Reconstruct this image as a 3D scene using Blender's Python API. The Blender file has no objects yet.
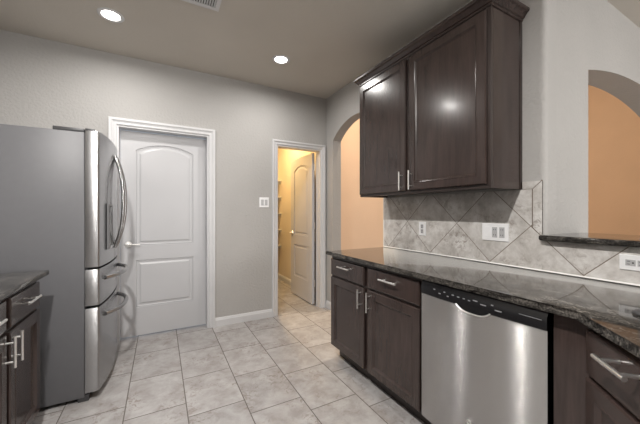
import bpy, bmesh, math
from mathutils import Vector, Matrix

scene = bpy.context.scene
R = math.radians

# ------------------------------------------------------------------ camera
cd = bpy.data.cameras.new('camera')
cd.sensor_width = 36.0
cd.lens = 293.0 / 640.0 * 36.0
cd.clip_start = 0.02
cam = bpy.data.objects.new('camera', cd)
scene.collection.objects.link(cam)
cam.location = (0, 0, 1.25)
cam.rotation_euler = (R(90), 0, R(-28.6))
scene.camera = cam

# ------------------------------------------------------------------ world, exposure
w = bpy.data.worlds.new('world')
scene.world = w
w.use_nodes = True
w.node_tree.nodes['Background'].inputs[0].default_value = (0.75, 0.85, 1.0, 1)
w.node_tree.nodes['Background'].inputs[1].default_value = 1.0
scene.view_settings.view_transform = 'Standard'
scene.view_settings.look = 'None'
scene.view_settings.gamma = 1.0
scene.view_settings.use_curve_mapping = False
scene.view_settings.exposure = -0.12
scene.cycles.max_bounces = 8
scene.cycles.diffuse_bounces = 6
scene.cycles.glossy_bounces = 4
scene.cycles.caustics_reflective = False
scene.cycles.caustics_refractive = False
scene.cycles.sample_clamp_indirect = 6.0

WATT_CAN = 12.5          # kitchen recessed lights
WATT_FILL = 150.0       # fill light added behind the camera
WATT_ROOM = 85.0         # lamps of the room beyond the arches
WATT_PANTRY = 31.0
CAN_COLOR = (1.0, 0.97, 0.93)
WARM = (1.0, 0.80, 0.58)
PANTRY_COLOR = (1.0, 0.68, 0.30)

# added fill light behind the camera, in front of an unseen window frame
wl = bpy.data.lights.new('window_fill', 'AREA')
wl.shape = 'RECTANGLE'
wl.size = 2.2
wl.size_y = 1.5
wl.energy = WATT_FILL
wl.color = (1.0, 0.98, 0.95)
wo = bpy.data.objects.new('window_fill', wl)
scene.collection.objects.link(wo)
wo.location = (3.0, -3.42, 1.55)
wo.rotation_euler = (R(90), 0, 0)     # shines towards +Y

# ------------------------------------------------------------------ materials
def new_mat(name):
    m = bpy.data.materials.new(name)
    m.use_nodes = True
    nt = m.node_tree
    return m, nt, nt.nodes['Principled BSDF']

def N(nt, typ, **kw):
    n = nt.nodes.new(typ)
    for k, v in kw.items():
        setattr(n, k, v)
    return n

def math_(nt, op, a, b=None, c=None):
    n = nt.nodes.new('ShaderNodeMath')
    n.operation = op
    for i, v in enumerate((a, b, c)):
        if v is None:
            continue
        if isinstance(v, (int, float)):
            n.inputs[i].default_value = v
        else:
            nt.links.new(v, n.inputs[i])
    return n.outputs[0]

def ramp(nt, fac, stops):
    r = nt.nodes.new('ShaderNodeValToRGB')
    els = r.color_ramp.elements
    while len(els) < len(stops):
        els.new(0.5)
    for e, (p, col) in zip(els, stops):
        e.position = p
        e.color = (*col, 1)
    nt.links.new(fac, r.inputs[0])
    return r.outputs[0]

def mixc(nt, fac, a, b):
    n = nt.nodes.new('ShaderNodeMix')
    n.data_type = 'RGBA'
    for sock, v in ((n.inputs[0], fac), (n.inputs[6], a), (n.inputs[7], b)):
        if isinstance(v, (int, float)):
            sock.default_value = v
        elif isinstance(v, tuple):
            sock.default_value = (*v, 1)
        else:
            nt.links.new(v, sock)
    return n.outputs[2]

def noise(nt, vec, scale, detail=3.0, rough=0.5, dist=0.0):
    n = nt.nodes.new('ShaderNodeTexNoise')
    n.inputs['Scale'].default_value = scale
    n.inputs['Detail'].default_value = detail
    n.inputs['Roughness'].default_value = rough
    n.inputs['Distortion'].default_value = dist
    nt.links.new(vec, n.inputs['Vector'])
    return n

def objvec(nt, scale=(1, 1, 1)):
    t = nt.nodes.new('ShaderNodeTexCoord')
    m = nt.nodes.new('ShaderNodeMapping')
    m.inputs['Scale'].default_value = scale
    nt.links.new(t.outputs['Object'], m.inputs[0])
    return m.outputs[0]

def bump(nt, bs, height, strength, dist=0.002):
    b = nt.nodes.new('ShaderNodeBump')
    b.inputs['Strength'].default_value = strength
    b.inputs['Distance'].default_value = dist
    nt.links.new(height, b.inputs['Height'])
    nt.links.new(b.outputs[0], bs.inputs['Normal'])

def paint(name, col, rough=0.75, bumpy=0.25, spec=0.3):
    m, nt, bs = new_mat(name)
    v = objvec(nt)
    n = noise(nt, v, 2.0, 2)
    c = ramp(nt, n.outputs['Fac'], [(0.3, tuple(x * 0.97 for x in col)), (0.7, tuple(min(1, x * 1.03) for x in col))])
    nt.links.new(c, bs.inputs['Base Color'])
    bs.inputs['Roughness'].default_value = rough
    bs.inputs['Specular IOR Level'].default_value = spec
    if bumpy:
        n2 = noise(nt, v, 48.0, 3)
        bump(nt, bs, n2.outputs['Fac'], bumpy, 0.008)
    return m

def metal(name, col, rough, aniso=0.0, streak=0.0, brush=0.0):
    m, nt, bs = new_mat(name)
    bs.inputs['Base Color'].default_value = (*col, 1)
    bs.inputs['Metallic'].default_value = 1.0
    bs.inputs['Roughness'].default_value = rough
    if aniso:
        bs.inputs['Anisotropic Rotation'].default_value = 0.25
        bs.inputs['Anisotropic'].default_value = aniso
        t = N(nt, 'ShaderNodeTangent', direction_type='RADIAL', axis='Z')
        nt.links.new(t.outputs[0], bs.inputs['Tangent'])
    if brush:
        # fine horizontal brushing: the micro-grooves tilt the surface up and down only
        g = N(nt, 'ShaderNodeNewGeometry')
        sc = N(nt, 'ShaderNodeVectorMath', operation='SCALE')
        sc.inputs['Scale'].default_value = 9000.0
        nt.links.new(g.outputs['Position'], sc.inputs[0])
        wn = N(nt, 'ShaderNodeTexWhiteNoise', noise_dimensions='3D')
        nt.links.new(sc.outputs[0], wn.inputs['Vector'])
        sx = N(nt, 'ShaderNodeSeparateColor')
        nt.links.new(wn.outputs['Color'], sx.inputs[0])
        t = math_(nt, 'SUBTRACT', math_(nt, 'ADD', sx.outputs[0], sx.outputs[1]), 1.0)
        cz = N(nt, 'ShaderNodeCombineXYZ')
        nt.links.new(math_(nt, 'MULTIPLY', t, brush), cz.inputs[2])
        ad = N(nt, 'ShaderNodeVectorMath', operation='ADD')
        nt.links.new(g.outputs['Normal'], ad.inputs[0])
        nt.links.new(cz.outputs[0], ad.inputs[1])
        no = N(nt, 'ShaderNodeVectorMath', operation='NORMALIZE')
        nt.links.new(ad.outputs[0], no.inputs[0])
        nt.links.new(no.outputs[0], bs.inputs['Normal'])
    if streak:
        v = objvec(nt, (3, 3, 260))
        n = noise(nt, v, 1.0, 3)
        c = ramp(nt, n.outputs['Fac'], [(0.3, tuple(x * (1 - streak) for x in col)), (0.7, col)])
        nt.links.new(c, bs.inputs['Base Color'])
    return m

def plastic(name, col, rough=0.35, spec=0.5):
    m, nt, bs = new_mat(name)
    v = objvec(nt)
    n = noise(nt, v, 30, 2)
    c = ramp(nt, n.outputs['Fac'], [(0.3, tuple(x * 0.96 for x in col)), (0.7, col)])
    nt.links.new(c, bs.inputs['Base Color'])
    bs.inputs['Roughness'].default_value = rough
    bs.inputs['Specular IOR Level'].default_value = spec
    return m

def wood(name, dark, light, rough=0.22):
    m, nt, bs = new_mat(name)
    v = objvec(nt, (9, 9, 1.1))
    n = noise(nt, v, 2.2, 6, 0.6, 0.6)
    n2 = noise(nt, objvec(nt, (60, 60, 4)), 2.0, 3, 0.6)
    n3 = noise(nt, objvec(nt), 4.0, 3)
    f = math_(nt, 'ADD', math_(nt, 'MULTIPLY', n.outputs['Fac'], 0.5), math_(nt, 'MULTIPLY', n2.outputs['Fac'], 0.25))
    f = math_(nt, 'ADD', f, math_(nt, 'MULTIPLY', n3.outputs['Fac'], 0.25))
    c = ramp(nt, f, [(0.36, dark), (0.64, light)])
    nt.links.new(c, bs.inputs['Base Color'])
    bs.inputs['Roughness'].default_value = rough
    bs.inputs['Specular IOR Level'].default_value = 0.5
    bs.inputs['Coat Weight'].default_value = 0.2
    bs.inputs['Coat Roughness'].default_value = 0.13
    return m

def stone_color(nt, vec, tint, veins=0.5):
    """beige travertine-like ceramic: clouds, and dark flecks gathered in patches"""
    n1 = noise(nt, vec, 8.0, 7, 0.68, 0.3)
    n2 = noise(nt, vec, 26.0, 6, 0.7, 0.8)
    n3 = noise(nt, vec, 4.5, 3, 0.5, 0.5)
    base = ramp(nt, n1.outputs['Fac'], [(0.36, tint[0]), (0.5, tint[1]), (0.64, tint[2])])
    fleck = math_(nt, 'MAXIMUM', math_(nt, 'MULTIPLY', math_(nt, 'SUBTRACT', n2.outputs['Fac'], 0.50), 6.0), 0.0)
    patch = math_(nt, 'MAXIMUM', math_(nt, 'MULTIPLY', math_(nt, 'SUBTRACT', n3.outputs['Fac'], 0.44), 3.2), 0.0)
    f = math_(nt, 'MINIMUM', math_(nt, 'MULTIPLY', math_(nt, 'MULTIPLY', fleck, patch), veins), 0.75)
    return mixc(nt, f, base, tint[3])

def tile_line(nt, coord, half):
    """1 inside the joint around integer coordinates, 0 elsewhere"""
    fr = math_(nt, 'FRACT', coord)
    d = math_(nt, 'MINIMUM', fr, math_(nt, 'SUBTRACT', 1.0, fr))
    return math_(nt, 'LESS_THAN', d, half)

def floor_mat():
    m, nt, bs = new_mat('floor_tile')
    g = N(nt, 'ShaderNodeNewGeometry')
    s = N(nt, 'ShaderNodeSeparateXYZ')
    nt.links.new(g.outputs['Position'], s.inputs[0])
    X, Y = s.outputs[0], s.outputs[1]
    u = math_(nt, 'DIVIDE', math_(nt, 'ADD', X, 0.195), 0.3435)
    k = math_(nt, 'FLOOR', u)
    vv = math_(nt, 'ADD', Y, math_(nt, 'MULTIPLY_ADD', k, 0.1495, -2.10))
    v = math_(nt, 'DIVIDE', vv, 0.4585)
    gu = tile_line(nt, u, 0.0095)
    gv = tile_line(nt, v, 0.0070)
    gm = math_(nt, 'MAXIMUM', gu, gv)
    # per-tile shift of the stone pattern and of the shade
    cid = N(nt, 'ShaderNodeCombineXYZ')
    nt.links.new(k, cid.inputs[0])
    nt.links.new(math_(nt, 'FLOOR', v), cid.inputs[1])
    wn = N(nt, 'ShaderNodeTexWhiteNoise', noise_dimensions='3D')
    nt.links.new(cid.outputs[0], wn.inputs['Vector'])
    sc = N(nt, 'ShaderNodeVectorMath', operation='SCALE')
    nt.links.new(wn.outputs['Color'], sc.inputs[0])
    sc.inputs['Scale'].default_value = 20.0
    ad = N(nt, 'ShaderNodeVectorMath', operation='ADD')
    nt.links.new(g.outputs['Position'], ad.inputs[0])
    nt.links.new(sc.outputs[0], ad.inputs[1])
    c = stone_color(nt, ad.outputs[0], ((0.285, 0.266, 0.258), (0.345, 0.330, 0.325), (0.41, 0.398, 0.394), (0.20, 0.165, 0.145)), 1.8)
    hs = N(nt, 'ShaderNodeHueSaturation')
    nt.links.new(math_(nt, 'MULTIPLY_ADD', wn.outputs['Value'], 0.16, 0.92), hs.inputs['Value'])
    nt.links.new(c, hs.inputs['Color'])
    col = mixc(nt, gm, hs.outputs[0], (0.13, 0.115, 0.105))
    nt.links.new(col, bs.inputs['Base Color'])
    nt.links.new(math_(nt, 'MULTIPLY_ADD', gm, 0.4, 0.36), bs.inputs['Roughness'])
    bs.inputs['Specular IOR Level'].default_value = 0.4
    bump(nt, bs, math_(nt, 'SUBTRACT', 1.0, gm), 0.4, 0.002)
    return m

def splash_mat(name, diag=True):
    m, nt, bs = new_mat(name)
    g = N(nt, 'ShaderNodeNewGeometry')
    s = N(nt, 'ShaderNodeSeparateXYZ')
    nt.links.new(g.outputs['Position'], s.inputs[0])
    a = math_(nt, 'SUBTRACT', s.outputs[1], 1.4065)
    b = math_(nt, 'SUBTRACT', s.outputs[2], 1.167)
    u = math_(nt, 'DIVIDE', math_(nt, 'ADD', a, b), 0.4885)
    v = math_(nt, 'DIVIDE', math_(nt, 'SUBTRACT', a, b), 0.4885)
    cid = N(nt, 'ShaderNodeCombineXYZ')
    nt.links.new(math_(nt, 'FLOOR', u), cid.inputs[0])
    nt.links.new(math_(nt, 'FLOOR', v), cid.inputs[1])
    wn = N(nt, 'ShaderNodeTexWhiteNoise', noise_dimensions='3D')
    nt.links.new(cid.outputs[0], wn.inputs['Vector'])
    sc = N(nt, 'ShaderNodeVectorMath', operation='SCALE')
    nt.links.new(wn.outputs['Color'], sc.inputs[0])
    sc.inputs['Scale'].default_value = 20.0 if diag else 0.0
    ad = N(nt, 'ShaderNodeVectorMath', operation='ADD')
    nt.links.new(g.outputs['Position'], ad.inputs[0])
    nt.links.new(sc.outputs[0], ad.inputs[1])
    c = stone_color(nt, ad.outputs[0], ((0.44, 0.415, 0.39), (0.575, 0.55, 0.525), (0.71, 0.695, 0.675), (0.25, 0.21, 0.185)), 1.8)
    col = c
    if diag:
        gm = math_(nt, 'MAXIMUM', tile_line(nt, u, 0.0058), tile_line(nt, v, 0.0058))
        hs = N(nt, 'ShaderNodeHueSaturation')
        nt.links.new(math_(nt, 'MULTIPLY_ADD', wn.outputs['Value'], 0.14, 0.93), hs.inputs['Value'])
        nt.links.new(c, hs.inputs['Color'])
        col = mixc(nt, gm, hs.outputs[0], (0.17, 0.13, 0.10))
        bump(nt, bs, math_(nt, 'SUBTRACT', 1.0, gm), 0.4, 0.002)
    nt.links.new(col, bs.inputs['Base Color'])
    bs.inputs['Roughness'].default_value = 0.42
    return m

def granite_mat():
    m, nt, bs = new_mat('granite')
    v = objvec(nt)
    n1 = noise(nt, objvec(nt, (1.0, 0.35, 1.0)), 30.0, 6, 0.75, 0.8)
    n2 = noise(nt, v, 150.0, 3, 0.7)
    n3 = noise(nt, objvec(nt, (1.0, 0.5, 1.0)), 7.0, 4, 0.6, 0.6)
    f = math_(nt, 'ADD', math_(nt, 'MULTIPLY', n1.outputs['Fac'], 0.45), math_(nt, 'MULTIPLY', n2.outputs['Fac'], 0.35))
    f = math_(nt, 'ADD', f, math_(nt, 'MULTIPLY', n3.outputs['Fac'], 0.20))
    base = ramp(nt, f, [(0.41, (0.006, 0.0055, 0.005)), (0.47, (0.024, 0.022, 0.020)), (0.52, (0.060, 0.055, 0.050)), (0.57, (0.125, 0.113, 0.10)), (0.63, (0.27, 0.25, 0.225))])
    nt.links.new(base, bs.inputs['Base Color'])
    bs.inputs['Roughness'].default_value = 0.06
    bs.inputs['Specular IOR Level'].default_value = 0.22
    return m

M = {}
M['wall'] = paint('wall_paint', (0.435, 0.424, 0.412), 0.75, 0.6)
M['ceiling'] = paint('ceiling_paint', (0.56, 0.525, 0.475), 0.85, 0.15)
M['trim'] = paint('white_trim', (0.63, 0.63, 0.64), 0.35, 0, 0.5)
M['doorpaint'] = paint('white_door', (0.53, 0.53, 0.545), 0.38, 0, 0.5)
M['peach'] = paint('peach_lamplit', (0.70, 0.535, 0.405))  # warm lamplight partly put into the wall colour
M['pantry'] = paint('pantry_paint', (0.70, 0.63, 0.53))
M['floor'] = floor_mat()
M['splash'] = splash_mat('splash_tile')
M['border'] = splash_mat('border_tile', False)
M['grout'] = plastic('dark_grout', (0.17, 0.13, 0.10), 0.9)
M['caulk'] = plastic('white_caulk', (0.80, 0.79, 0.77), 0.5)
M['granite'] = granite_mat()
M['wood'] = wood('espresso_wood', (0.026, 0.0172, 0.0152), (0.051, 0.0345, 0.0305))
M['woodin'] = wood('espresso_frame', (0.015, 0.009, 0.008), (0.038, 0.024, 0.020), 0.4)
M['toe'] = wood('espresso_toe', (0.02, 0.014, 0.012), (0.045, 0.033, 0.028), 0.5)
M['steel'] = metal('brushed_steel', (0.63, 0.625, 0.62), 0.22, 1.0, 0.03, 1.0)
M['fsteel'] = metal('fridge_steel', (0.39, 0.39, 0.395), 0.24, 0.9, 0.04, 0.4)
M['nickel'] = metal('satin_nickel', (0.88, 0.87, 0.85), 0.36)
M['chrome'] = metal('chrome', (0.85, 0.85, 0.86), 0.08)
M['fside'] = plastic('grey_enamel', (0.125, 0.125, 0.133), 0.42)
M['fdark'] = plastic('dark_grey_plastic', (0.05, 0.05, 0.053), 0.4)
M['grey'] = plastic('mid_grey_plastic', (0.16, 0.16, 0.165), 0.35)
M['black'] = plastic('black_plastic', (0.010, 0.010, 0.011), 0.22)
M['mark'] = plastic('grey_marking', (0.22, 0.22, 0.23), 0.5)
M['white'] = plastic('white_plastic', (0.86, 0.86, 0.87), 0.3)
M['slot'] = plastic('dark_slot', (0.03, 0.03, 0.03), 0.6)
M['wgrey'] = plastic('pale_grey_plastic', (0.46, 0.46, 0.47), 0.35)
m, nt, bs = new_mat('lamp_lens')
bs.inputs['Base Color'].default_value = (1, 1, 1, 1)
bs.inputs['Emission Color'].default_value = (1, 0.96, 0.90, 1)
bs.inputs['Emission Strength'].default_value = 14.0
M['lens'] = m
m, nt, bs = new_mat('window_glass')
bs.inputs['Transmission Weight'].default_value = 1.0
bs.inputs['Roughness'].default_value = 0.0
M['glass'] = m

# ------------------------------------------------------------------ mesh helpers (world coordinates)
WL = {}

def obj(name, bm, mat, parent=None, smooth=None, label=None):
    bmesh.ops.recalc_face_normals(bm, faces=bm.faces)
    lo = Vector((1e9,) * 3)
    hi = Vector((-1e9,) * 3)
    for v in bm.verts:
        for i in range(3):
            lo[i] = min(lo[i], v.co[i])
            hi[i] = max(hi[i], v.co[i])
    c = (lo + hi) / 2
    for v in bm.verts:
        v.co -= c
    me = bpy.data.meshes.new(name)
    bm.to_mesh(me)
    bm.free()
    me.materials.append(M[mat] if isinstance(mat, str) else mat)
    o = bpy.data.objects.new(name, me)
    scene.collection.objects.link(o)
    if smooth:
        me.shade_smooth()
        me.set_sharp_from_angle(angle=R(smooth))
    WL[o.name] = c.copy()
    if parent is not None:
        o.parent = parent
        o.location = c - WL[parent.name]
    else:
        o.location = c
    if label:
        o['label'] = label
    return o

def thing(name, label, cat, loc, group=None):
    o = bpy.data.objects.new(name, None)
    o.empty_display_size = 0.1
    scene.collection.objects.link(o)
    o.location = loc
    WL[o.name] = Vector(loc)
    return tag(o, label, cat, group)

def tag(o, label, cat, group=None):
    o['label'] = label
    o['category'] = cat
    if group:
        o['group'] = group
    return o

def struct(name, bm, mat, parent=None, smooth=None):
    o = obj(name, bm, mat, parent, smooth)
    if parent is None:
        o['kind'] = 'structure'
    return o

def BM():
    return bmesh.new()

def box(bm, x0, x1, y0, y1, z0, z1, bev=0.0, seg=2):
    r = bmesh.ops.create_cube(bm, size=1.0)
    for v in r['verts']:
        v.co = Vector(((x0 + x1) / 2 + v.co.x * (x1 - x0), (y0 + y1) / 2 + v.co.y * (y1 - y0), (z0 + z1) / 2 + v.co.z * (z1 - z0)))
    if bev:
        es = list({e for v in r['verts'] for e in v.link_edges})
        bmesh.ops.bevel(bm, geom=es, offset=bev, segments=seg, affect='EDGES', profile=0.5)
    return bm

def prism(bm, pts, axis, a, b, bev=0.0, seg=2):
    """extrude a polygon: axis 'z' pts=(x,y); 'x' pts=(y,z); 'y' pts=(x,z)"""
    def P(p, t):
        return {'z': (p[0], p[1], t), 'x': (t, p[0], p[1]), 'y': (p[0], t, p[1])}[axis]
    A = [bm.verts.new(P(p, a)) for p in pts]
    B = [bm.verts.new(P(p, b)) for p in pts]
    n = len(pts)
    fs = [bm.faces.new(A), bm.faces.new(B[::-1])]
    for i in range(n):
        fs.append(bm.faces.new((A[i], B[i], B[(i + 1) % n], A[(i + 1) % n])))
    if bev:
        es = list({e for f in fs[:2] for e in f.edges})
        bmesh.ops.bevel(bm, geom=es, offset=bev, segments=seg, affect='EDGES', profile=0.5)
    return bm

def loops_face(bm, c, u, n, w, h, loops, up=Vector((0, 0, 1)), close_back=True):
    """nested rectangles: loops = [(inset, depth along n), ...] bridged in turn, last one capped"""
    c, u, n = Vector(c), Vector(u).normalized(), Vector(n).normalized()
    prev = None
    for (ins, d) in loops:
        a, b = w / 2 - ins, h / 2 - ins
        ring = [bm.verts.new(c + u * sx * a + up * sz * b + n * d) for sx, sz in ((-1, -1), (1, -1), (1, 1), (-1, 1))]
        if prev:
            for i in range(4):
                bm.faces.new((prev[i], prev[(i + 1) % 4], ring[(i + 1) % 4], ring[i]))
        elif close_back:
            bm.faces.new(ring[::-1])
        prev = ring
    bm.faces.new(prev)
    return bm

def tube(bm, pts, r, seg=10, cap=True):
    pts = [Vector(p) for p in pts]
    rings = []
    ref = None
    for i, p in enumerate(pts):
        if i == 0:
            t = pts[1] - pts[0]
        elif i == len(pts) - 1:
            t = pts[-1] - pts[-2]
        else:
            t = (pts[i + 1] - p).normalized() + (p - pts[i - 1]).normalized()
        t.normalize()
        if ref is None:
            ref = Vector((0, 0, 1)) if abs(t.z) < 0.9 else Vector((1, 0, 0))
        a = (ref - t * ref.dot(t)).normalized()
        ref = a
        b = t.cross(a)
        rr = r[i] if isinstance(r, (list, tuple)) else r
        rings.append([bm.verts.new(p + (a * math.cos(2 * math.pi * k / seg) + b * math.sin(2 * math.pi * k / seg)) * rr) for k in range(seg)])
    for A, B in zip(rings, rings[1:]):
        for k in range(seg):
            bm.faces.new((A[k], A[(k + 1) % seg], B[(k + 1) % seg], B[k]))
    if cap:
        bm.faces.new(rings[0][::-1])
        bm.faces.new(rings[-1])
    return bm

def lathe(bm, c, axis, prof, seg=32):
    """prof = [(radius, distance along axis)], open ends capped"""
    c, axis = Vector(c), Vector(axis).normalized()
    ref = Vector((0, 0, 1)) if abs(axis.z) < 0.9 else Vector((1, 0, 0))
    a = (ref - axis * ref.dot(axis)).normalized()
    b = axis.cross(a)
    rings = []
    for (r, d) in prof:
        rings.append([bm.verts.new(c + axis * d + (a * math.cos(2 * math.pi * k / seg) + b * math.sin(2 * math.pi * k / seg)) * r) for k in range(seg)])
    for A, B in zip(rings, rings[1:]):
        for k in range(seg):
            bm.faces.new((A[k], A[(k + 1) % seg], B[(k + 1) % seg], B[k]))
    bm.faces.new(rings[0][::-1])
    bm.faces.new(rings[-1])
    return bm

def bar_pull(c, d, n, L, parent, r=0.0058, off=0.032, post=0.62):
    """straight bar pull standing on two posts; c on the face"""
    c, d, n = Vector(c), Vector(d).normalized(), Vector(n).normalized()
    bm = BM()
    tube(bm, [c + n * off - d * L / 2, c + n * off + d * L / 2], r, 12)
    for s in (-1, 1):
        q = c + d * s * L * post / 2
        tube(bm, [q + n * 0.0006, q + n * off], r * 0.8, 10)
    return obj('handle', bm, 'nickel', parent, 40, label='brushed nickel bar handle')

# ------------------------------------------------------------------ the setting
D = 3.35       # back wall of the kitchen
XR = 1.92      # cabinet wall
XL = -1.235
H = 2.74
YC = 0.845     # end of the cabinet wall; the wall with the low arch runs on from here

bm = BM(); box(bm, -1.5, 6.6, -3.7, 5.6, -0.1, 0.0)
struct('floor', bm, 'floor')
HB = 4.3       # the room beyond the arches is taller
bm = BM()
prism(bm, [(-1.5, -3.7), (6.6, -3.7), (6.6, YC + 0.01), (XR + 0.01, YC + 0.01), (XR + 0.01, D + 0.121), (XR + 0.121, D + 0.121), (XR + 0.121, 5.6), (-1.5, 5.6)], 'z', H, H + 0.1)
struct('ceiling', bm, 'ceiling')
bm = BM(); box(bm, XR, 6.6, YC, 5.6, HB, HB + 0.1)
struct('ceiling_beyond', bm, 'ceiling')

DX0, DX1, DZ = -0.360, 0.460, 2.075         # opening of the closed door
PX0, PX1, PZ = 1.231, 1.845, 2.063          # opening to the pantry
bm = BM()
prism(bm, [(XL - 0.12, 0), (DX0, 0), (DX0, DZ), (DX1, DZ), (DX1, 0), (PX0, 0), (PX0, PZ), (PX1, PZ), (PX1, 0), (XR + 0.12, 0), (XR + 0.12, HB), (XR, HB), (XR, H), (XL - 0.12, H)], 'y', D, D + 0.12)
struct('wall_back', bm, 'wall')

bm = BM(); box(bm, XL - 0.12, XL, -3.6, D, 0, H)
struct('wall_left', bm, 'wall')

# cabinet wall with the walkway arch
AY0, AY1, AZ, ARISE = 2.215, 3.178, 2.155, 0.19
def arch_pts(a, b, z, rise, n=28):
    half = (b - a) / 2
    rad = (half * half + rise * rise) / (2 * rise)
    out = []
    for i in range(n + 1):
        x = -half + 2 * half * i / n
        out.append(((a + b) / 2 + x, z + math.sqrt(rad * rad - x * x) - (rad - rise)))
    return out
bm = BM()
pts = [(YC, 0), (AY0, 0)] + arch_pts(AY0, AY1, AZ, ARISE) + [(AY1, 0), (D, 0), (D, HB), (YC, HB)]
prism(bm, pts, 'x', XR, XR + 0.12)
es = [e for e in bm.edges if abs(e.verts[0].co.y - YC) < 1e-4 and abs(e.verts[1].co.y - YC) < 1e-4 and abs(e.verts[0].co.x - XR) < 1e-4 and abs(e.verts[1].co.x - XR) < 1e-4]
bmesh.ops.bevel(bm, geom=es, offset=0.028, segments=5, affect='EDGES', profile=0.5)
struct('wall_right', bm, 'wall', None, 35)

# wall that runs on to the right, with the wide low arch
bm = BM()
pts = [(XR + 0.12, 0), (2.465, 0)] + arch_pts(2.465, 4.20, 2.183, 0.102) + [(4.20, 0), (6.4, 0), (6.4, HB), (XR + 0.12, HB)]
prism(bm, pts, 'y', YC, YC + 0.19)
struct('wall_arch', bm, 'wall')

# half wall under the bar
bm = BM(); box(bm, XR, XR + 0.12, -0.8, YC, 0, 1.09)
struct('wall_bar', bm, 'wall')

# the peach room beyond
bm = BM(); box(bm, XR + 0.12, 6.5, 4.2, 4.3, 0, HB)
struct('wall_beyond', bm, 'peach')
bm = BM(); box(bm, 6.4, 6.5, YC, 4.2, 0, HB)
struct('wall_side', bm, 'peach')
bm = BM(); box(bm, XR + 0.115, XR + 0.125, D + 0.121, 4.2, 0, HB)
struct('wall_return', bm, 'peach')

# breakfast area behind the camera
bm = BM()
prism(bm, [(XL - 0.12, 0), (6.5, 0), (6.5, H), (XL - 0.12, H)], 'y', -3.6, -3.5)
struct('wall_rear', bm, 'wall')
bm = BM(); box(bm, 6.4, 6.5, -3.5, YC, 0, H)
struct('wall_far', bm, 'wall')
bm = BM()
for a in ((1.85, 1.92, 0.75, 2.35), (4.08, 4.15, 0.75, 2.35), (2.96, 3.04, 0.75, 2.35)):
    box(bm, a[0], a[1], -3.5, -3.45, a[2], a[3])
for z in (0.75, 2.28):
    box(bm, 1.85, 4.15, -3.5, -3.45, z, z + 0.07)
wf = struct('added_window_1', bm, 'trim')  # unseen frame on the solid rear wall, added to go with the fill light
bm = BM(); box(bm, 1.92, 4.08, -3.497, -3.492, 0.82, 2.28)
obj('pane', bm, 'wgrey', wf)

# pantry shell
PXL, PXR, PYB = 1.00, 1.955, 5.36
bm = BM(); box(bm, PXL - 0.1, PXL, D + 0.12, PYB, 0, H); struct('wall_pantry_left', bm, 'pantry')
bm = BM(); box(bm, PXR, PXR + 0.085, D + 0.12, PYB, 0, H); struct('wall_pantry_right', bm, 'pantry')
bm = BM(); box(bm, PXL - 0.1, PXR + 0.085, PYB, PYB + 0.1, 0, H); struct('wall_pantry_back', bm, 'pantry')

# baseboards (profiled)
def baseboard(name, p0, p1, n, h=0.095):
    p0, p1, n = Vector(p0), Vector(p1), Vector(n)
    prof = [(0, 0), (0.015, 0), (0.015, h * 0.72), (0.011, h * 0.80), (0.008, h * 0.93), (0.004, h), (0, h)]
    bm = BM()
    A = [bm.verts.new(p0 + n * d + Vector((0, 0, z))) for d, z in prof]
    B = [bm.verts.new(p1 + n * d + Vector((0, 0, z))) for d, z in prof]
    k = len(prof)
    bm.faces.new(A); bm.faces.new(B[::-1])
    for i in range(k):
        bm.faces.new((A[i], B[i], B[(i + 1) % k], A[(i + 1) % k]))
    return struct(name, bm, 'trim')

baseboard('baseboard_back', (DX1 + 0.066, D, 0), (PX0 - 0.058, D, 0), (0, -1, 0))
baseboard('baseboard_right', (XR, AY1, 0), (XR, D - 0.016, 0), (-1, 0, 0))
baseboard('baseboard_pantry', (PXR, D + 0.125, 0), (PXR, PYB, 0), (-1, 0, 0))
baseboard('baseboard_closet', (PXL, PYB, 0), (PXR - 0.016, PYB, 0), (0, -1, 0))
baseboard('baseboard_beyond', (XR + 0.13, 4.2, 0), (6.4, 4.2, 0), (0, -1, 0))

# door casings with a stepped profile, mitred, and the jamb lining
def casing(name, x0, x1, zt, CW):
    prof = [(0.0, 0.0), (0.0, 0.010), (0.006, 0.014), (CW * 0.31, 0.014), (CW * 0.36, 0.010), (CW * 0.60, 0.017), (CW * 0.67, 0.022), (CW - 0.004, 0.022), (CW, 0.018), (CW, 0.0)]
    bm = BM()
    rows = []
    for (o, d) in prof:
        rows.append([bm.verts.new(p) for p in ((x0 - o, D - d, 0), (x0 - o, D - d, zt + o), (x1 + o, D - d, zt + o), (x1 + o, D - d, 0))])
    k = len(prof)
    for i in range(k):
        a, b = rows[i], rows[(i + 1) % k]
        for j in range(3):
            bm.faces.new((a[j], a[j + 1], b[j + 1], b[j]))
    bm.faces.new([r[0] for r in rows]); bm.faces.new([r[3] for r in rows][::-1])
    t = struct(name, bm, 'trim')
    bm = BM()
    j = 0.015
    prism(bm, [(x0, 0), (x0 + j, 0), (x0 + j, zt - j), (x1 - j, zt - j), (x1 - j, 0), (x1, 0), (x1, zt), (x0, zt)], 'y', D - 0.002, D + 0.122)
    obj('jamb', bm, 'trim', t)
    return t

casing('trim_1', DX0, DX1, DZ, 0.065)
casing('trim_2', PX0, PX1, PZ, 0.057)

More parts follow.
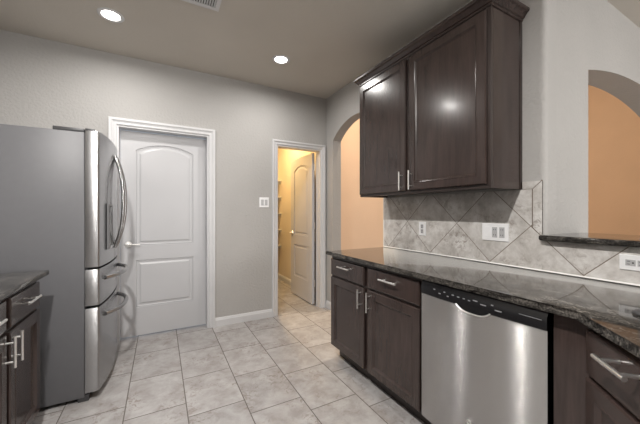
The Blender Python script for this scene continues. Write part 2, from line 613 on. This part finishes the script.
# two-panel doors with an arched upper panel
def panel_door(name, fr, w, h, back=True):
    """fr(u, v, d) -> world point: u along the width from the hinge edge, v up, d towards the viewer's side (0 = core)"""
    T = 0.0175
    st, tr, mr0, mr1, br = 0.128, 0.115, 0.755, 0.900, 0.283
    root_bm = BM()
    def poly(bm, pts, d0, d1):
        A = [bm.verts.new(fr(u, v, d0)) for u, v in pts]
        B = [bm.verts.new(fr(u, v, d1)) for u, v in pts]
        n = len(pts)
        bm.faces.new(A); bm.faces.new(B[::-1])
        for i in range(n):
            bm.faces.new((A[i], B[i], B[(i + 1) % n], A[(i + 1) % n]))
    def arch(a, b, z, rise, n=18):
        # segmental arch
        half = (b - a) / 2
        rad = (half * half + rise * rise) / (2 * rise)
        out = []
        for i in range(n + 1):
            x = -half + 2 * half * i / n
            out.append(((a + b) / 2 + x, z - rise + (math.sqrt(rad * rad - x * x) - (rad - rise))))
        return out
    poly(root_bm, [(0, 0), (w, 0), (w, h), (0, h)], -0.009, 0.009)
    top_in = h - tr
    rise = 0.068
    for s in (1, -1):
        d0, d1 = s * 0.009, s * T
        poly(root_bm, [(0, 0), (st, 0), (st, h), (0, h)], d0, d1)
        poly(root_bm, [(w - st, 0), (w, 0), (w, h), (w - st, h)], d0, d1)
        poly(root_bm, [(st, 0), (w - st, 0), (w - st, br), (st, br)], d0, d1)
        poly(root_bm, [(st, mr0), (w - st, mr0), (w - st, mr1), (st, mr1)], d0, d1)
        a = arch(st, w - st, top_in, rise)
        poly(root_bm, [(st, h)] + a + [(w - st, h)], d0, d1)
    leaf = struct(name, root_bm, 'doorpaint')
    # raised fields with sloping edges
    for s in (1, -1):
        for lo in (True, False):
            bm = BM()
            prev = None
            for ins, d in ((0.004, 0.0092), (0.010, 0.0125), (0.016, 0.0100), (0.030, 0.0100), (0.046, 0.0162)):
                if lo:
                    pts = [(st + ins, br + ins), (w - st - ins, br + ins), (w - st - ins, mr0 - ins), (st + ins, mr0 - ins)]
                else:
                    a = arch(st + ins, w - st - ins, top_in - ins, rise * (1 - ins * 1.2))
                    pts = [(w - st - ins, mr1 + ins), (st + ins, mr1 + ins)] + a
                    pts = pts[:2] + a
                ring = [bm.verts.new(fr(u, v, s * d)) for u, v in pts]
                n = len(ring)
                if prev:
                    for i in range(n):
                        bm.faces.new((prev[i], prev[(i + 1) % n], ring[(i + 1) % n], ring[i]))
                prev = ring
            bm.faces.new(prev)
            obj('panel', bm, 'doorpaint', leaf)
    return leaf

def lever(leaf, fr, u, v, s, du):
    c, cn = fr(u, v, s * 0.0175), fr(u, v, s * 0.1175)
    n = (cn - c).normalized()
    bm = BM()
    lathe(bm, c, n, [(0.031, 0.0003), (0.031, 0.006), (0.026, 0.012), (0.012, 0.014), (0.012, 0.045), (0.008, 0.050)], 24)
    h_ = obj('handle', bm, 'nickel', leaf, 40, label='satin nickel lever handle')
    e = (fr(u + du, v, s * 0.0175) - c)
    bm = BM()
    tube(bm, [c + n * 0.042, c + n * 0.044 + e * 0.25, c + n * 0.043 + e * 0.8, c + n * 0.038 + e], [0.009, 0.0085, 0.007, 0.006], 10)
    obj('lever', bm, 'nickel', h_, 40)

W1 = DX1 - DX0 - 0.036
def fr1(u, v, d):
    return Vector((DX1 - 0.018 - u, D + 0.112 - d, 0.014 + v))
d1 = panel_door('door_1', fr1, W1, 2.038)
lever(d1, fr1, W1 - 0.065, 0.915, 1, -0.10)

W2 = 0.72
HX, HY = 1.800, 3.490
def fr2(u, v, d):
    return Vector((HX - d, HY + u, 0.014 + v))
d2 = panel_door('door_2', fr2, W2, 2.026)
lever(d2, fr2, W2 - 0.062, 0.915, 1, -0.11)
for z in (0.25, 1.02, 1.80):
    bm = BM()
    tube(bm, [(1.813, 3.477, z), (1.813, 3.477, z + 0.09)], 0.006, 8)
    obj('hinge', bm, 'nickel', d2, 40)

# ------------------------------------------------------------------ backsplash (structure)
XS = 1.910
bm = BM()
prism(bm, [(2.199, 0.914), (2.199, 1.384), (0.9125, 1.384), (0.9125, 1.160), (0.862, 1.109), (0.862, 1.089), (-0.78, 1.089), (-0.78, 0.914)], 'x', XS, XR - 0.0005)
sp = struct('backsplash', bm, 'splash')
bm = BM()
prism(bm, [(0.9645, 1.386), (0.9645, 1.430), (0.864, 1.430), (0.910, 1.386)], 'x', XS, XR - 0.0005, 0.002)
prism(bm, [(0.908, 1.384), (0.862, 1.428), (0.862, 1.113), (0.908, 1.160)], 'x', XS, XR - 0.0005, 0.002)
obj('border_tile', bm, 'border', sp)
bm = BM()
prism(bm, [(0.9645, 1.380), (0.9645, 1.390), (0.913, 1.390), (0.866, 1.434), (0.862, 1.434), (0.862, 1.108), (0.914, 1.158), (0.914, 1.380)], 'x', XS + 0.002, XR - 0.0005)
obj('grout', bm, 'grout', sp)
bm = BM()
prism(bm, [(XS + 0.0005, 0.9145), (XS - 0.006, 0.9145), (XS + 0.0005, 0.922)], 'y', -0.78, 2.21)
obj('caulk', bm, 'caulk', sp, label='white line of caulk along the worktop')

bm = BM(); box(bm, XS - 0.001, XR - 0.0005, 2.1995, 2.214, 0.914, 1.3845, 0.002)
obj('edge_strip', bm, 'caulk', sp, label='pale finishing strip at the walkway end of the tiles')

# ------------------------------------------------------------------ worktops and bar
bm = BM()
prism(bm, [(1.25, 2.19), (1.903, 2.19), (1.903, -0.78), (0.57, -0.78), (0.57, -0.225), (1.25, 0.455)], 'z', 0.8845, 0.914, 0.008, 3)
tag(obj('countertop', bm, 'granite', None, 40), 'long polished dark granite worktop over the dishwasher, angling off at its near end', 'countertop')
bm = BM()
prism(bm, [(-0.567, 2.25), (XL + 0.002, 2.25), (XL + 0.002, -0.6), (-0.567, -0.6)], 'z', 0.8845, 0.914, 0.008, 3)
tag(obj('countertop', bm, 'granite', None, 40), 'dark granite worktop ending beside the refrigerator', 'countertop')
bm = BM()
prism(bm, [(1.862, -0.8), (2.34, -0.8), (2.34, YC - 0.001), (1.919, YC - 0.001), (1.919, 0.866), (1.885, 0.866), (1.868, 0.858), (1.862, 0.845)], 'z', 1.0905, 1.121, 0.010, 3)
tag(obj('bar_top', bm, 'granite', None, 40), 'raised dark granite bar ledge on the half wall under the wide arch', 'bar ledge')

# ------------------------------------------------------------------ cabinets
DOOR = [(0, 0.0005), (0, 0.015), (0.005, 0.0205), (0.050, 0.0205), (0.0515, 0.0225), (0.055, 0.0225), (0.059, 0.017), (0.068, 0.0095)]
SLAB = [(0, 0.0005), (0, 0.014), (0.003, 0.0185), (0.009, 0.0205)]
UX, UY = Vector((1, 0, 0)), Vector((0, 1, 0))

def cab_door(parent, c, u, n, w, h, hc=None, hl=0.138, loops=DOOR, name='door', hd=(0, 0, 1)):
    """c = centre on the face frame plane; hc = (offset along u, offset up) of the pull"""
    bm = BM()
    loops_face(bm, c, u, n, w, h, loops)
    d = obj(name, bm, 'wood', parent)
    if hc is not None:
        q = Vector(c) + Vector(u).normalized() * hc[0] + Vector((0, 0, hc[1])) + Vector(n).normalized() * 0.0205
        bar_pull(q, hd, n, hl, d)
    return d

# base cabinet beyond the dishwasher: two drawers over two doors
t = thing('base_cabinet', 'espresso base cabinet with two drawers over two doors, beyond the dishwasher', 'cabinet', (1.6, 1.67, 0), 'espresso kitchen cabinets')
FX = 1.30
bm = BM(); box(bm, FX + 0.019, 1.905, 1.176, 2.166, 0.11, 0.8835)
obj('carcass', bm, 'woodin', t)
bm = BM()
def rail_frame(bm, ya, yb, z0, z1, x0, x1, stiles, rails):
    for s0, s1 in stiles:
        box(bm, x0, x1, s0, s1, z0, z1)
    for (s0, s1), (s2, s3) in zip(stiles, stiles[1:]):
        for r0, r1 in rails:
            box(bm, x0, x1, s1, s2, r0, r1)
rail_frame(bm, 1.176, 2.166, 0.11, 0.8835, FX, FX + 0.019, [(1.176, 1.20), (1.655, 1.69), (2.14, 2.166)], [(0.11, 0.135), (0.70, 0.72), (0.855, 0.8835)])
obj('face_frame', bm, 'woodin', t)
bm = BM(); box(bm, 1.375, 1.39, 1.178, 2.163, 0, 0.11)
obj('toe_kick', bm, 'toe', t)
n_ = (-1, 0, 0)
for y0, y1, hy in ((1.695, 2.155, -1), (1.183, 1.652, 1)):
    c, w_ = (y0 + y1) / 2, y1 - y0
    cab_door(t, (FX, c, 0.787), UY, n_, w_, 0.138, (0, 0.022), 0.16, SLAB, 'drawer', (0, 1, 0))
    cab_door(t, (FX, c, 0.411), UY, n_, w_, 0.580, (hy * (w_ / 2 - 0.030), 0.212), 0.138)

# corner cabinet on the diagonal
t = thing('base_cabinet', 'espresso base cabinet set diagonally, near end of the worktop beside the dishwasher', 'cabinet', (1.4, 0.1, 0), 'espresso kitchen cabinets')
bm = BM()
prism(bm, [(1.30, 0.547), (1.30, 0.446), (0.63, -0.224), (0.63, -0.75), (1.905, -0.75), (1.905, 0.547)], 'z', 0.11, 0.8835)
obj('carcass', bm, 'wood', t)
bm = BM()
prism(bm, [(1.375, 0.547), (1.375, 0.44), (0.70, -0.235), (0.70, -0.74), (1.89, -0.74), (1.89, 0.547)], 'z', 0, 0.1095)
obj('toe_kick', bm, 'toe', t)
q = math.sqrt(0.5)
HU = 0.234
u45, n45 = Vector((-q, -q, 0)), Vector((-q, q, 0))
P0 = Vector((1.30, 0.446, 0))
cc = P0 + u45 * (0.022 + 0.43)
cab_door(t, (cc.x, cc.y, 0.778), u45, n45, 0.86, 0.150, None, 0, SLAB, 'drawer')
dr = [o for o in scene.objects if o.parent == t and o.name.startswith('drawer')][-1]
hq = P0 + u45 * HU + n45 * 0.0205 + Vector((0, 0, 0.823))
bar_pull(hq, u45, n45, 0.130, dr, 0.007, 0.050)
for k in range(2):
    cc = P0 + u45 * (0.022 + 0.213 + k * 0.434)
    cab_door(t, (cc.x, cc.y, 0.407), u45, n45, 0.426, 0.566, ((0.180 if k == 0 else -0.180), 0.20), 0.138)

# base cabinets on the other side, beside the refrigerator
FL = -0.62
def left_cab(y0, y1, label, hside):
    t = thing('base_cabinet', label, 'cabinet', (-0.9, (y0 + y1) / 2, 0), 'espresso kitchen cabinets')
    bm = BM(); box(bm, XL + 0.002, FL, y0 + 0.001, y1 - 0.001, 0.11, 0.8835)
    obj('carcass', bm, 'woodin', t)
    bm = BM(); box(bm, -0.71, -0.695, y0 + 0.001, y1 - 0.001, 0, 0.1095)
    obj('toe_kick', bm, 'toe', t)
    c, w_ = (y0 + y1) / 2, y1 - y0 - 0.036
    cab_door(t, (FL, c, 0.787), UY, (1, 0, 0), w_, 0.138, (0, 0.010), 0.16, SLAB, 'drawer', (0, 1, 0))
    cab_door(t, (FL, c, 0.411), UY, (1, 0, 0), w_, 0.580, (hside * (w_ / 2 - 0.020), 0.215), 0.138)
left_cab(1.833, 2.243, 'espresso base cabinet standing against the grey side of the refrigerator', -1)
left_cab(1.423, 1.833, 'espresso base cabinet second along from the refrigerator', 1)

# wall cabinet with crown moulding
t = thing('wall_cabinet', 'espresso wall cabinet with two doors and crown moulding above the tiled splash', 'cabinet', (1.92, 1.57, 1.385), 'espresso kitchen cabinets')
CY0, CY1, CZ0, CZ1 = 0.972, 2.182, 1.386, 2.405
bm = BM()
prism(bm, [(CY0, CZ0), (CY0 + 0.018, CZ0), (CY0 + 0.018, CZ0 + 0.012), (CY1 - 0.018, CZ0 + 0.012), (CY1 - 0.018, CZ0), (CY1, CZ0), (CY1, CZ1), (CY0, CZ1)], 'x', 1.6305, XR - 0.001)
box(bm, XR - 0.022, XR - 0.0012, CY0 - 0.004, CY0 + 0.001, CZ0, CZ1)
obj('carcass', bm, 'wood', t)
bm = BM()
rail_frame(bm, CY0, CY1, CZ0, CZ1, 1.611, 1.630, [(CY0, CY0 + 0.03), (1.56, 1.61), (CY1 - 0.03, CY1)], [(CZ0, CZ0 + 0.035), (CZ1 - 0.035, CZ1)])
obj('face_frame', bm, 'woodin', t)
for y0, y1, hs in ((1.603, 2.170, -1), (0.992, 1.567, 1)):
    c, w_ = (y0 + y1) / 2, y1 - y0
    z0, z1 = 1.406, 2.383
    cab_door(t, (1.611, c, (z0 + z1) / 2), UY, n_, w_, z1 - z0, (hs * (w_ / 2 - 0.030), -(z1 - z0) / 2 + 0.074), 0.138)
bm = BM()
prof = [(0.0, 2.397), (0.005, 2.397), (0.009, 2.403), (0.009, 2.410), (0.016, 2.413), (0.022, 2.423), (0.032, 2.437), (0.041, 2.442), (0.044, 2.448), (0.044, 2.459), (0.0, 2.459)]
rows = []
for d, z in prof:
    x0 = 1.611 - d
    rows.append([bm.verts.new(p) for p in ((XR - 0.001, CY1 + d, z), (x0, CY1 + d, z), (x0, CY0 - d, z), (XR - 0.001, CY0 - d, z))])
k = len(prof)
for i in range(k):
    a, b = rows[i], rows[(i + 1) % k]
    for j in range(3):
        bm.faces.new((a[j], a[j + 1], b[j + 1], b[j]))
bm.faces.new([r[0] for r in rows]); bm.faces.new([r[3] for r in rows][::-1])
obj('crown_moulding', bm, 'wood', t)

# ------------------------------------------------------------------ dishwasher
t = thing('dishwasher', 'stainless steel dishwasher with black control strip under the granite worktop', 'dishwasher', (1.6, 0.86, 0))
Y0, Y1 = 0.560, 1.166
bm = BM(); box(bm, 1.305, 1.88, Y0 + 0.004, Y1 - 0.004, 0.1, 0.875)
obj('tub', bm, 'black', t)
bm = BM(); box(bm, 1.365, 1.40, Y0 + 0.002, Y1 - 0.002, 0.0, 0.1)
obj('kick_plate', bm, 'black', t)
bm = BM()
cols = []
NZ = 24
def bow(y):
    s = (y - (Y0 + Y1) / 2) / ((Y1 - Y0) / 2)
    return 1.283 - 0.013 * (1 - s * s)
for i in range(NZ + 1):
    y = Y0 + (Y1 - Y0) * i / NZ
    cols.append((bow(y), y))
cols = [(1.304, Y0)] + cols + [(1.304, Y1)]
A = [bm.verts.new((x, y, 0.118)) for x, y in cols]
B = [bm.verts.new((x, y, 0.800)) for x, y in cols]
bm.faces.new(A); bm.faces.new(B[::-1])
for i in range(len(cols)):
    j = (i + 1) % len(cols)
    bm.faces.new((A[i], A[j], B[j], B[i]))
door = obj('door', bm, 'steel', t, 30)
bm = BM()
cols2 = [(x - 0.004 if 0 < i < len(cols) - 1 else x, y) for i, (x, y) in enumerate(cols)]
A = [bm.verts.new((x, y, 0.8005)) for x, y in cols2]
Bb = [bm.verts.new((x, y, 0.846)) for x, y in cols2]
C2 = [bm.verts.new((x + (0.012 if 0 < i < len(cols) - 1 else 0), y, 0.872)) for i, (x, y) in enumerate(cols2)]
bm.faces.new(A); bm.faces.new(C2[::-1])
for Pp, Q in ((A, Bb), (Bb, C2)):
    for i in range(len(cols)):
        j = (i + 1) % len(cols)
        bm.faces.new((Pp[i], Pp[j], Q[j], Q[i]))
cp = obj('control_panel', bm, 'black', t, 30, label='glossy black control strip')
for y, w_, z in [(1.07, 0.012, 0.842), (1.035, 0.012, 0.828), (1.005, 0.010, 0.842), (0.985, 0.010, 0.826), (0.955, 0.012, 0.840), (0.925, 0.012, 0.838), (0.895, 0.010, 0.838), (0.868, 0.010, 0.836), (0.838, 0.022, 0.843), (0.80, 0.026, 0.834), (0.76, 0.010, 0.844), (0.735, 0.028, 0.826)]:
    x = bow(y) - 0.0045
    bm = BM(); box(bm, x - 0.0008, x + 0.002, y - w_ / 2, y + w_ / 2, z - 0.0022, z + 0.0022)
    obj('button', bm, 'mark', cp)
bm = BM()
x = bow(0.64) - 0.0045
box(bm, x - 0.0004, x + 0.002, 0.575, 0.70, 0.838, 0.8395)
obj('vent_line', bm, 'mark', cp)
# pocket handle: black scoop with a bright lip
yc, hw, zb, zt = 0.852, 0.084, 0.778, 0.804
pts = []
for i in range(17):
    s = -1 + 2 * i / 16
    pts.append((yc + hw * s, zt - (zt - zb) * (1 - abs(s) ** 3.2)))
bm = BM()
prism(bm, pts + [(yc + hw, zt + 0.004), (yc - hw, zt + 0.004)], 'x', 1.2655, 1.2725)
hd = obj('handle', bm, 'black', door)
bm = BM()
tube(bm, [(1.2635, y, z) for y, z in pts], 0.0032, 10)
obj('lip', bm, 'nickel', hd, 40, label='bright curved lip of the scooped handle')
bm = BM()
ring = [(bow(0.87) - 0.0015, 0.871 + 0.010 * math.cos(a), 0.264 + 0.010 * math.sin(a)) for a in [i * math.pi / 10 for i in range(21)]]
tube(bm, ring, 0.003, 8)
obj('emblem', bm, 'nickel', door, 40)

# ------------------------------------------------------------------ refrigerator
t = thing('refrigerator', 'tall stainless french-door refrigerator with grey sides and two freezer drawers', 'refrigerator', (-0.8, 2.87, 0))
RY0, RY1 = 2.428, 3.325
bm = BM(); box(bm, XL + 0.03, -0.437, RY0 + 0.004, RY1 - 0.004, 0.028, 1.775, 0.006)
obj('body', bm, 'fside', t, 40)
bm = BM()
box(bm, -0.60, -0.44, RY0 + 0.012, RY0 + 0.11, 1.7755, 1.800, 0.004)
box(bm, -0.438, -0.385, RY0 + 0.020, RY0 + 0.07, 1.7905, 1.806, 0.003)
obj('hinge_cover', bm, 'fdark', t, 40)
for y in (RY0 + 0.03, RY1 - 0.07):
    bm = BM(); box(bm, -0.475, -0.415, y - 0.02, y + 0.03, 0.0, 0.045, 0.004)
    obj('foot', bm, 'fdark', t)
bm = BM(); box(bm, -0.46, -0.44, RY0 + 0.02, RY1 - 0.02, 0.02, 0.055)
obj('kick_grille', bm, 'fdark', t)

XE, BOWF = -0.362, 0.040
def fx(y):
    s = (y - (RY0 + RY1) / 2) / ((RY1 - RY0) / 2)
    return XE + BOWF * (1 - abs(s) ** 2.2)
def front_slab(y0, y1, z0, z1, name, rl=True, rr=True):
    pts = [(-0.4345, y0)]
    r = 0.012
    K = 22
    if rl:
        for i in range(4):
            a = math.pi / 2 * i / 4
            pts.append((fx(y0 + r) - r + r * math.sin(a) - 0.0, y0 + r - r * math.cos(a)))
    for i in range(K + 1):
        y = y0 + (r if rl else 0) + (y1 - y0 - (r if rl else 0) - (r if rr else 0)) * i / K
        pts.append((fx(y), y))
    if rr:
        for i in range(1, 5):
            a = math.pi / 2 * i / 4
            pts.append((fx(y1 - r) - r + r * math.cos(a), y1 - r + r * math.sin(a)))
    pts.append((-0.4345, y1))
    bm = BM()
    prism(bm, pts, 'z', z0, z1, 0.004, 2)
    return obj(name, bm, 'fsteel', t, 35)
YM = (RY0 + RY1) / 2
for k, (a, b) in enumerate(((RY0, YM - 0.003), (YM + 0.003, RY1))):
    dd = front_slab(a, b, 0.882, 1.790, 'door', k == 0, k == 1)
    yh = YM - 0.030 if k == 0 else YM + 0.030
    x0 = fx(yh)
    bm = BM()
    pts = []
    for i in range(25):
        s = -1 + 2 * i / 24
        pts.append((x0 + 0.002 + 0.062 * (1 - abs(s) ** 2.4), yh + (0.055 if k else -0.055) * (1 - s * s), 1.335 + 0.365 * s))
    tube(bm, pts, [0.014 if abs(i - 12) > 10 else 0.0125 for i in range(25)], 12)
    obj('handle', bm, 'fsteel', dd, 40, label='bowed steel handle')
    if k == 0:
        bm = BM()
        cy, cz = 2.665, 1.145
        xx = fx(cy)
        loops_face(bm, (xx - 0.006, cy, cz), UY, UX, 0.19, 0.33, [(0, 0), (0, 0.012), (0.004, 0.014), (0.014, 0.014), (0.018, 0.007)])
        ds = obj('dispenser', bm, 'grey', dd, label='dark ice and water dispenser recess')
        bm = BM(); box(bm, xx + 0.002, xx + 0.0075, cy - 0.07, cy + 0.07, cz + 0.10, cz + 0.145)
        obj('display', bm, 'black', ds)
        bm = BM(); box(bm, xx + 0.002, xx + 0.016, cy - 0.085, cy + 0.085, cz - 0.155, cz - 0.14)
        obj('drip_tray', bm, 'fsteel', ds)
for z0, z1, zh in ((0.628, 0.868, 0.790), (0.055, 0.612, 0.535)):
    dd = front_slab(RY0, RY1, z0, z1, 'drawer')
    bm = BM()
    pts = []
    for i in range(25):
        s = -1 + 2 * i / 24
        y = YM - 0.05 + 0.29 * s
        pts.append((fx(y) + 0.002 + 0.075 * (1 - abs(s) ** 2.6), y, zh))
    tube(bm, pts, 0.0155, 12)
    obj('handle', bm, 'fsteel', dd, 40, label='bowed steel handle')

# ------------------------------------------------------------------ outlets and switches
def plate(name, label, cat, c, u, n, w_, h_, group=None):
    """c on the wall face"""
    t = thing(name, label, cat, c, group)
    bm = BM()
    loops_face(bm, Vector(c) + Vector(n) * 0.0003, u, n, w_, h_, [(0, 0), (0, 0.003), (0.003, 0.006)])
    p = obj('plate', bm, 'white', t)
    return t
def rect(t, name, c, u, n, du, dz, w_, h_, d0, d1, mat='white'):
    bm = BM()
    cc = Vector(c) + Vector(u) * du + Vector((0, 0, dz))
    loops_face(bm, cc, u, n, w_, h_, [(0, d0), (0, d1 - 0.001), (0.001, d1)])
    return obj(name, bm, mat, t)
def outlet_face(t, c, u, n, du, dz, horiz=False):
    a, b = (0.028, 0.034) if not horiz else (0.034, 0.028)
    f = rect(t, 'receptacle', c, u, n, du, dz, a, b, 0.004, 0.008, 'wgrey')
    for s in (-1, 1):
        if horiz:
            rect(f, 'slot', c, u, n, du - 0.006, dz + s * 0.0065, 0.009, 0.003, 0.0075, 0.0095, 'slot')
        else:
            rect(f, 'slot', c, u, n, du + s * 0.0065, dz + 0.005, 0.003, 0.009, 0.0075, 0.0095, 'slot')
    bm = BM()
    cc = Vector(c) + Vector(u) * (du + (0.009 if horiz else 0)) + Vector((0, 0, dz - (0 if horiz else 0.008)))
    lathe(bm, cc, n, [(0.0035, 0.0075), (0.0035, 0.0095)], 12)
    obj('ground_hole', bm, 'slot', f)

c = (XS, 1.726, 1.111)
t = plate('outlet', 'white double outlet on the splash tiles beyond the dishwasher', 'outlet', c, -UY, n_, 0.072, 0.114, 'wall plates on the splash tiles')
for dz in (0.02, -0.02):
    outlet_face(t, c, -UY, n_, 0, dz)
c = (XS, 1.126, 1.119)
t = plate('switch_plate', 'wide white three-gang plate on the splash tiles above the dishwasher', 'light switch', c, -UY, n_, 0.172, 0.114, 'wall plates on the splash tiles')
rect(t, 'switch', c, -UY, n_, -0.046, 0, 0.033, 0.067, 0.005, 0.009, 'white')
for du in (0.0, 0.046):
    s_ = rect(t, 'rocker', c, -UY, n_, du, 0, 0.033, 0.067, 0.005, 0.008, 'wgrey')
    for dz in (0.017, -0.017):
        for e in (-1, 1):
            rect(s_, 'slot', c, -UY, n_, du + e * 0.006, dz, 0.003, 0.008, 0.0075, 0.009, 'slot')
c = (XS, 0.481, 1.016)
t = plate('outlet', 'white outlet set sideways in the low splash below the bar ledge', 'outlet', c, -UY, n_, 0.116, 0.072, 'wall plates on the splash tiles')
for du in (-0.02, 0.02):
    outlet_face(t, c, -UY, n_, du, 0, True)
c = (1.075, D, 1.362)
t = plate('switch_plate', 'white double light switch on the wall beside the pantry doorway', 'light switch', c, UX, (0, -1, 0), 0.116, 0.118)
for du in (-0.023, 0.023):
    rect(t, 'rocker', c, UX, (0, -1, 0), du, 0, 0.033, 0.067, 0.004, 0.009, 'wgrey')

# round dark cover on the worktop
bm = BM()
lathe(bm, (1.39, 0.325, 0.9143), (0, 0, 1), [(0.034, 0), (0.036, 0.004), (0.034, 0.009), (0.026, 0.013), (0.016, 0.014)], 28)
tag(obj('hole_cover', bm, 'fdark', None, 40), 'small round dark cover lying on the granite below the sideways outlet', 'cover')

# ------------------------------------------------------------------ pantry shelves
for k, (z, lab) in enumerate(((0.62, 'lowest'), (0.915, 'second lowest'), (1.21, 'middle'), (1.51, 'second highest'), (1.81, 'topmost'))):
    t = thing('pantry_shelf', 'white pantry shelf on the far pantry wall, %s of five' % lab, 'shelf', ((PXL + PXR) / 2, PYB - 0.15, z), 'pantry shelves')
    bm = BM(); box(bm, PXL + 0.002, PXR - 0.002, PYB - 0.305, PYB - 0.002, z, z + 0.019, 0.002)
    obj('board', bm, 'trim', t)
    bm = BM()
    box(bm, PXR - 0.020, PXR - 0.002, PYB - 0.29, PYB - 0.022, z - 0.04, z - 0.0005)
    box(bm, PXL + 0.002, PXR - 0.002, PYB - 0.020, PYB - 0.002, z - 0.04, z - 0.0005)
    obj('cleat', bm, 'trim', t)

# ------------------------------------------------------------------ recessed lights and air vent
def can(x, y, watt, col, label, H=H, group='recessed ceiling lights'):
    t = thing('recessed_light', label, 'ceiling light', (x, y, H), group)
    bm = BM()
    # stepped trim ring
    seg = 36
    prof = [(0.058, -0.0005), (0.060, -0.004), (0.066, -0.007), (0.080, -0.007), (0.086, -0.003), (0.087, -0.0005)]
    rows = [[bm.verts.new((x + r * math.cos(2 * math.pi * k / seg), y + r * math.sin(2 * math.pi * k / seg), H + d)) for k in range(seg)] for r, d in prof]
    for A_, B_ in zip(rows, rows[1:]):
        for k in range(seg):
            bm.faces.new((A_[k], A_[(k + 1) % seg], B_[(k + 1) % seg], B_[k]))
    obj('trim_ring', bm, 'trim', t, 40)
    bm = BM()
    lathe(bm, (x, y, H - 0.0005), (0, 0, -1), [(0.0575, 0), (0.056, 0.004), (0.040, 0.007), (0.02, 0.008)], 32)
    obj('lens', bm, 'lens', t, 40, label='glowing white lens')
    l = bpy.data.lights.new('recessed_lamp', 'AREA')
    l.shape = 'DISK'
    l.size = 0.112
    l.energy = watt
    l.color = col
    l.spread = R(172)
    lo = bpy.data.objects.new('recessed_lamp', l)
    scene.collection.objects.link(lo)
    lo.parent = t
    lo.location = (0, 0, -0.012)
    return t

can(-0.328, 2.705, WATT_CAN, CAN_COLOR, 'glowing recessed ceiling light above the refrigerator and the closed door')
can(1.036, 2.695, WATT_CAN, CAN_COLOR, 'glowing recessed ceiling light before the pantry doorway')
can(-0.328, 0.45, WATT_CAN * 7.0, CAN_COLOR, 'recessed ceiling light over the worktop beside the refrigerator')
can(-0.328, 1.58, WATT_CAN * 1.2, CAN_COLOR, 'unseen added ceiling light midway between the refrigerator side and the dishwasher')  # lamp added out of view to brighten the lower cabinets
can(1.036, 0.45, WATT_CAN * 0.25, CAN_COLOR, 'unseen added ceiling light over the diagonal cabinet')  # weak lamp added out of view to lift splash, worktop and bar
can(3.2, -1.2, WATT_CAN * 1.3, CAN_COLOR, 'unseen added ceiling light of the breakfast area')  # extra fill lamp added behind the camera
can(4.2, 2.6, WATT_ROOM * 0.3, WARM, 'warm recessed ceiling light in the middle of the peach room', HB)
can(2.75, 2.9, WATT_ROOM, WARM, 'warm recessed ceiling light of the peach room near the walkway arch', HB)
can(1.45, 4.35, WATT_PANTRY, PANTRY_COLOR, 'warm recessed ceiling light inside the pantry')

t = thing('air_vent', 'white slatted air vent in the ceiling between the two recessed lights', 'air vent', (0.2, 2.1, H))
vx0, vx1, vy0, vy1 = 0.0, 0.378, 1.95, 2.262
bm = BM()
for a in ((vx0, vx1, vy0, vy0 + 0.028), (vx0, vx1, vy1 - 0.028, vy1), (vx0, vx0 + 0.028, vy0 + 0.028, vy1 - 0.028), (vx1 - 0.028, vx1, vy0 + 0.028, vy1 - 0.028)):
    box(bm, a[0], a[1], a[2], a[3], H - 0.010, H - 0.0005)
obj('frame', bm, 'trim', t)
bm = BM(); box(bm, vx0 + 0.028, vx1 - 0.028, vy0 + 0.028, vy1 - 0.028, H - 0.0025, H - 0.0005)
obj('backing', bm, 'slot', t)
x = vx0 + 0.04
while x < vx1 - 0.035:
    bm = BM()
    prism(bm, [(x, H - 0.003), (x + 0.002, H - 0.003), (x + 0.010, H - 0.010), (x + 0.008, H - 0.010)], 'y', vy0 + 0.028, vy1 - 0.028)
    obj('slat', bm, 'trim', t)
    x += 0.0165
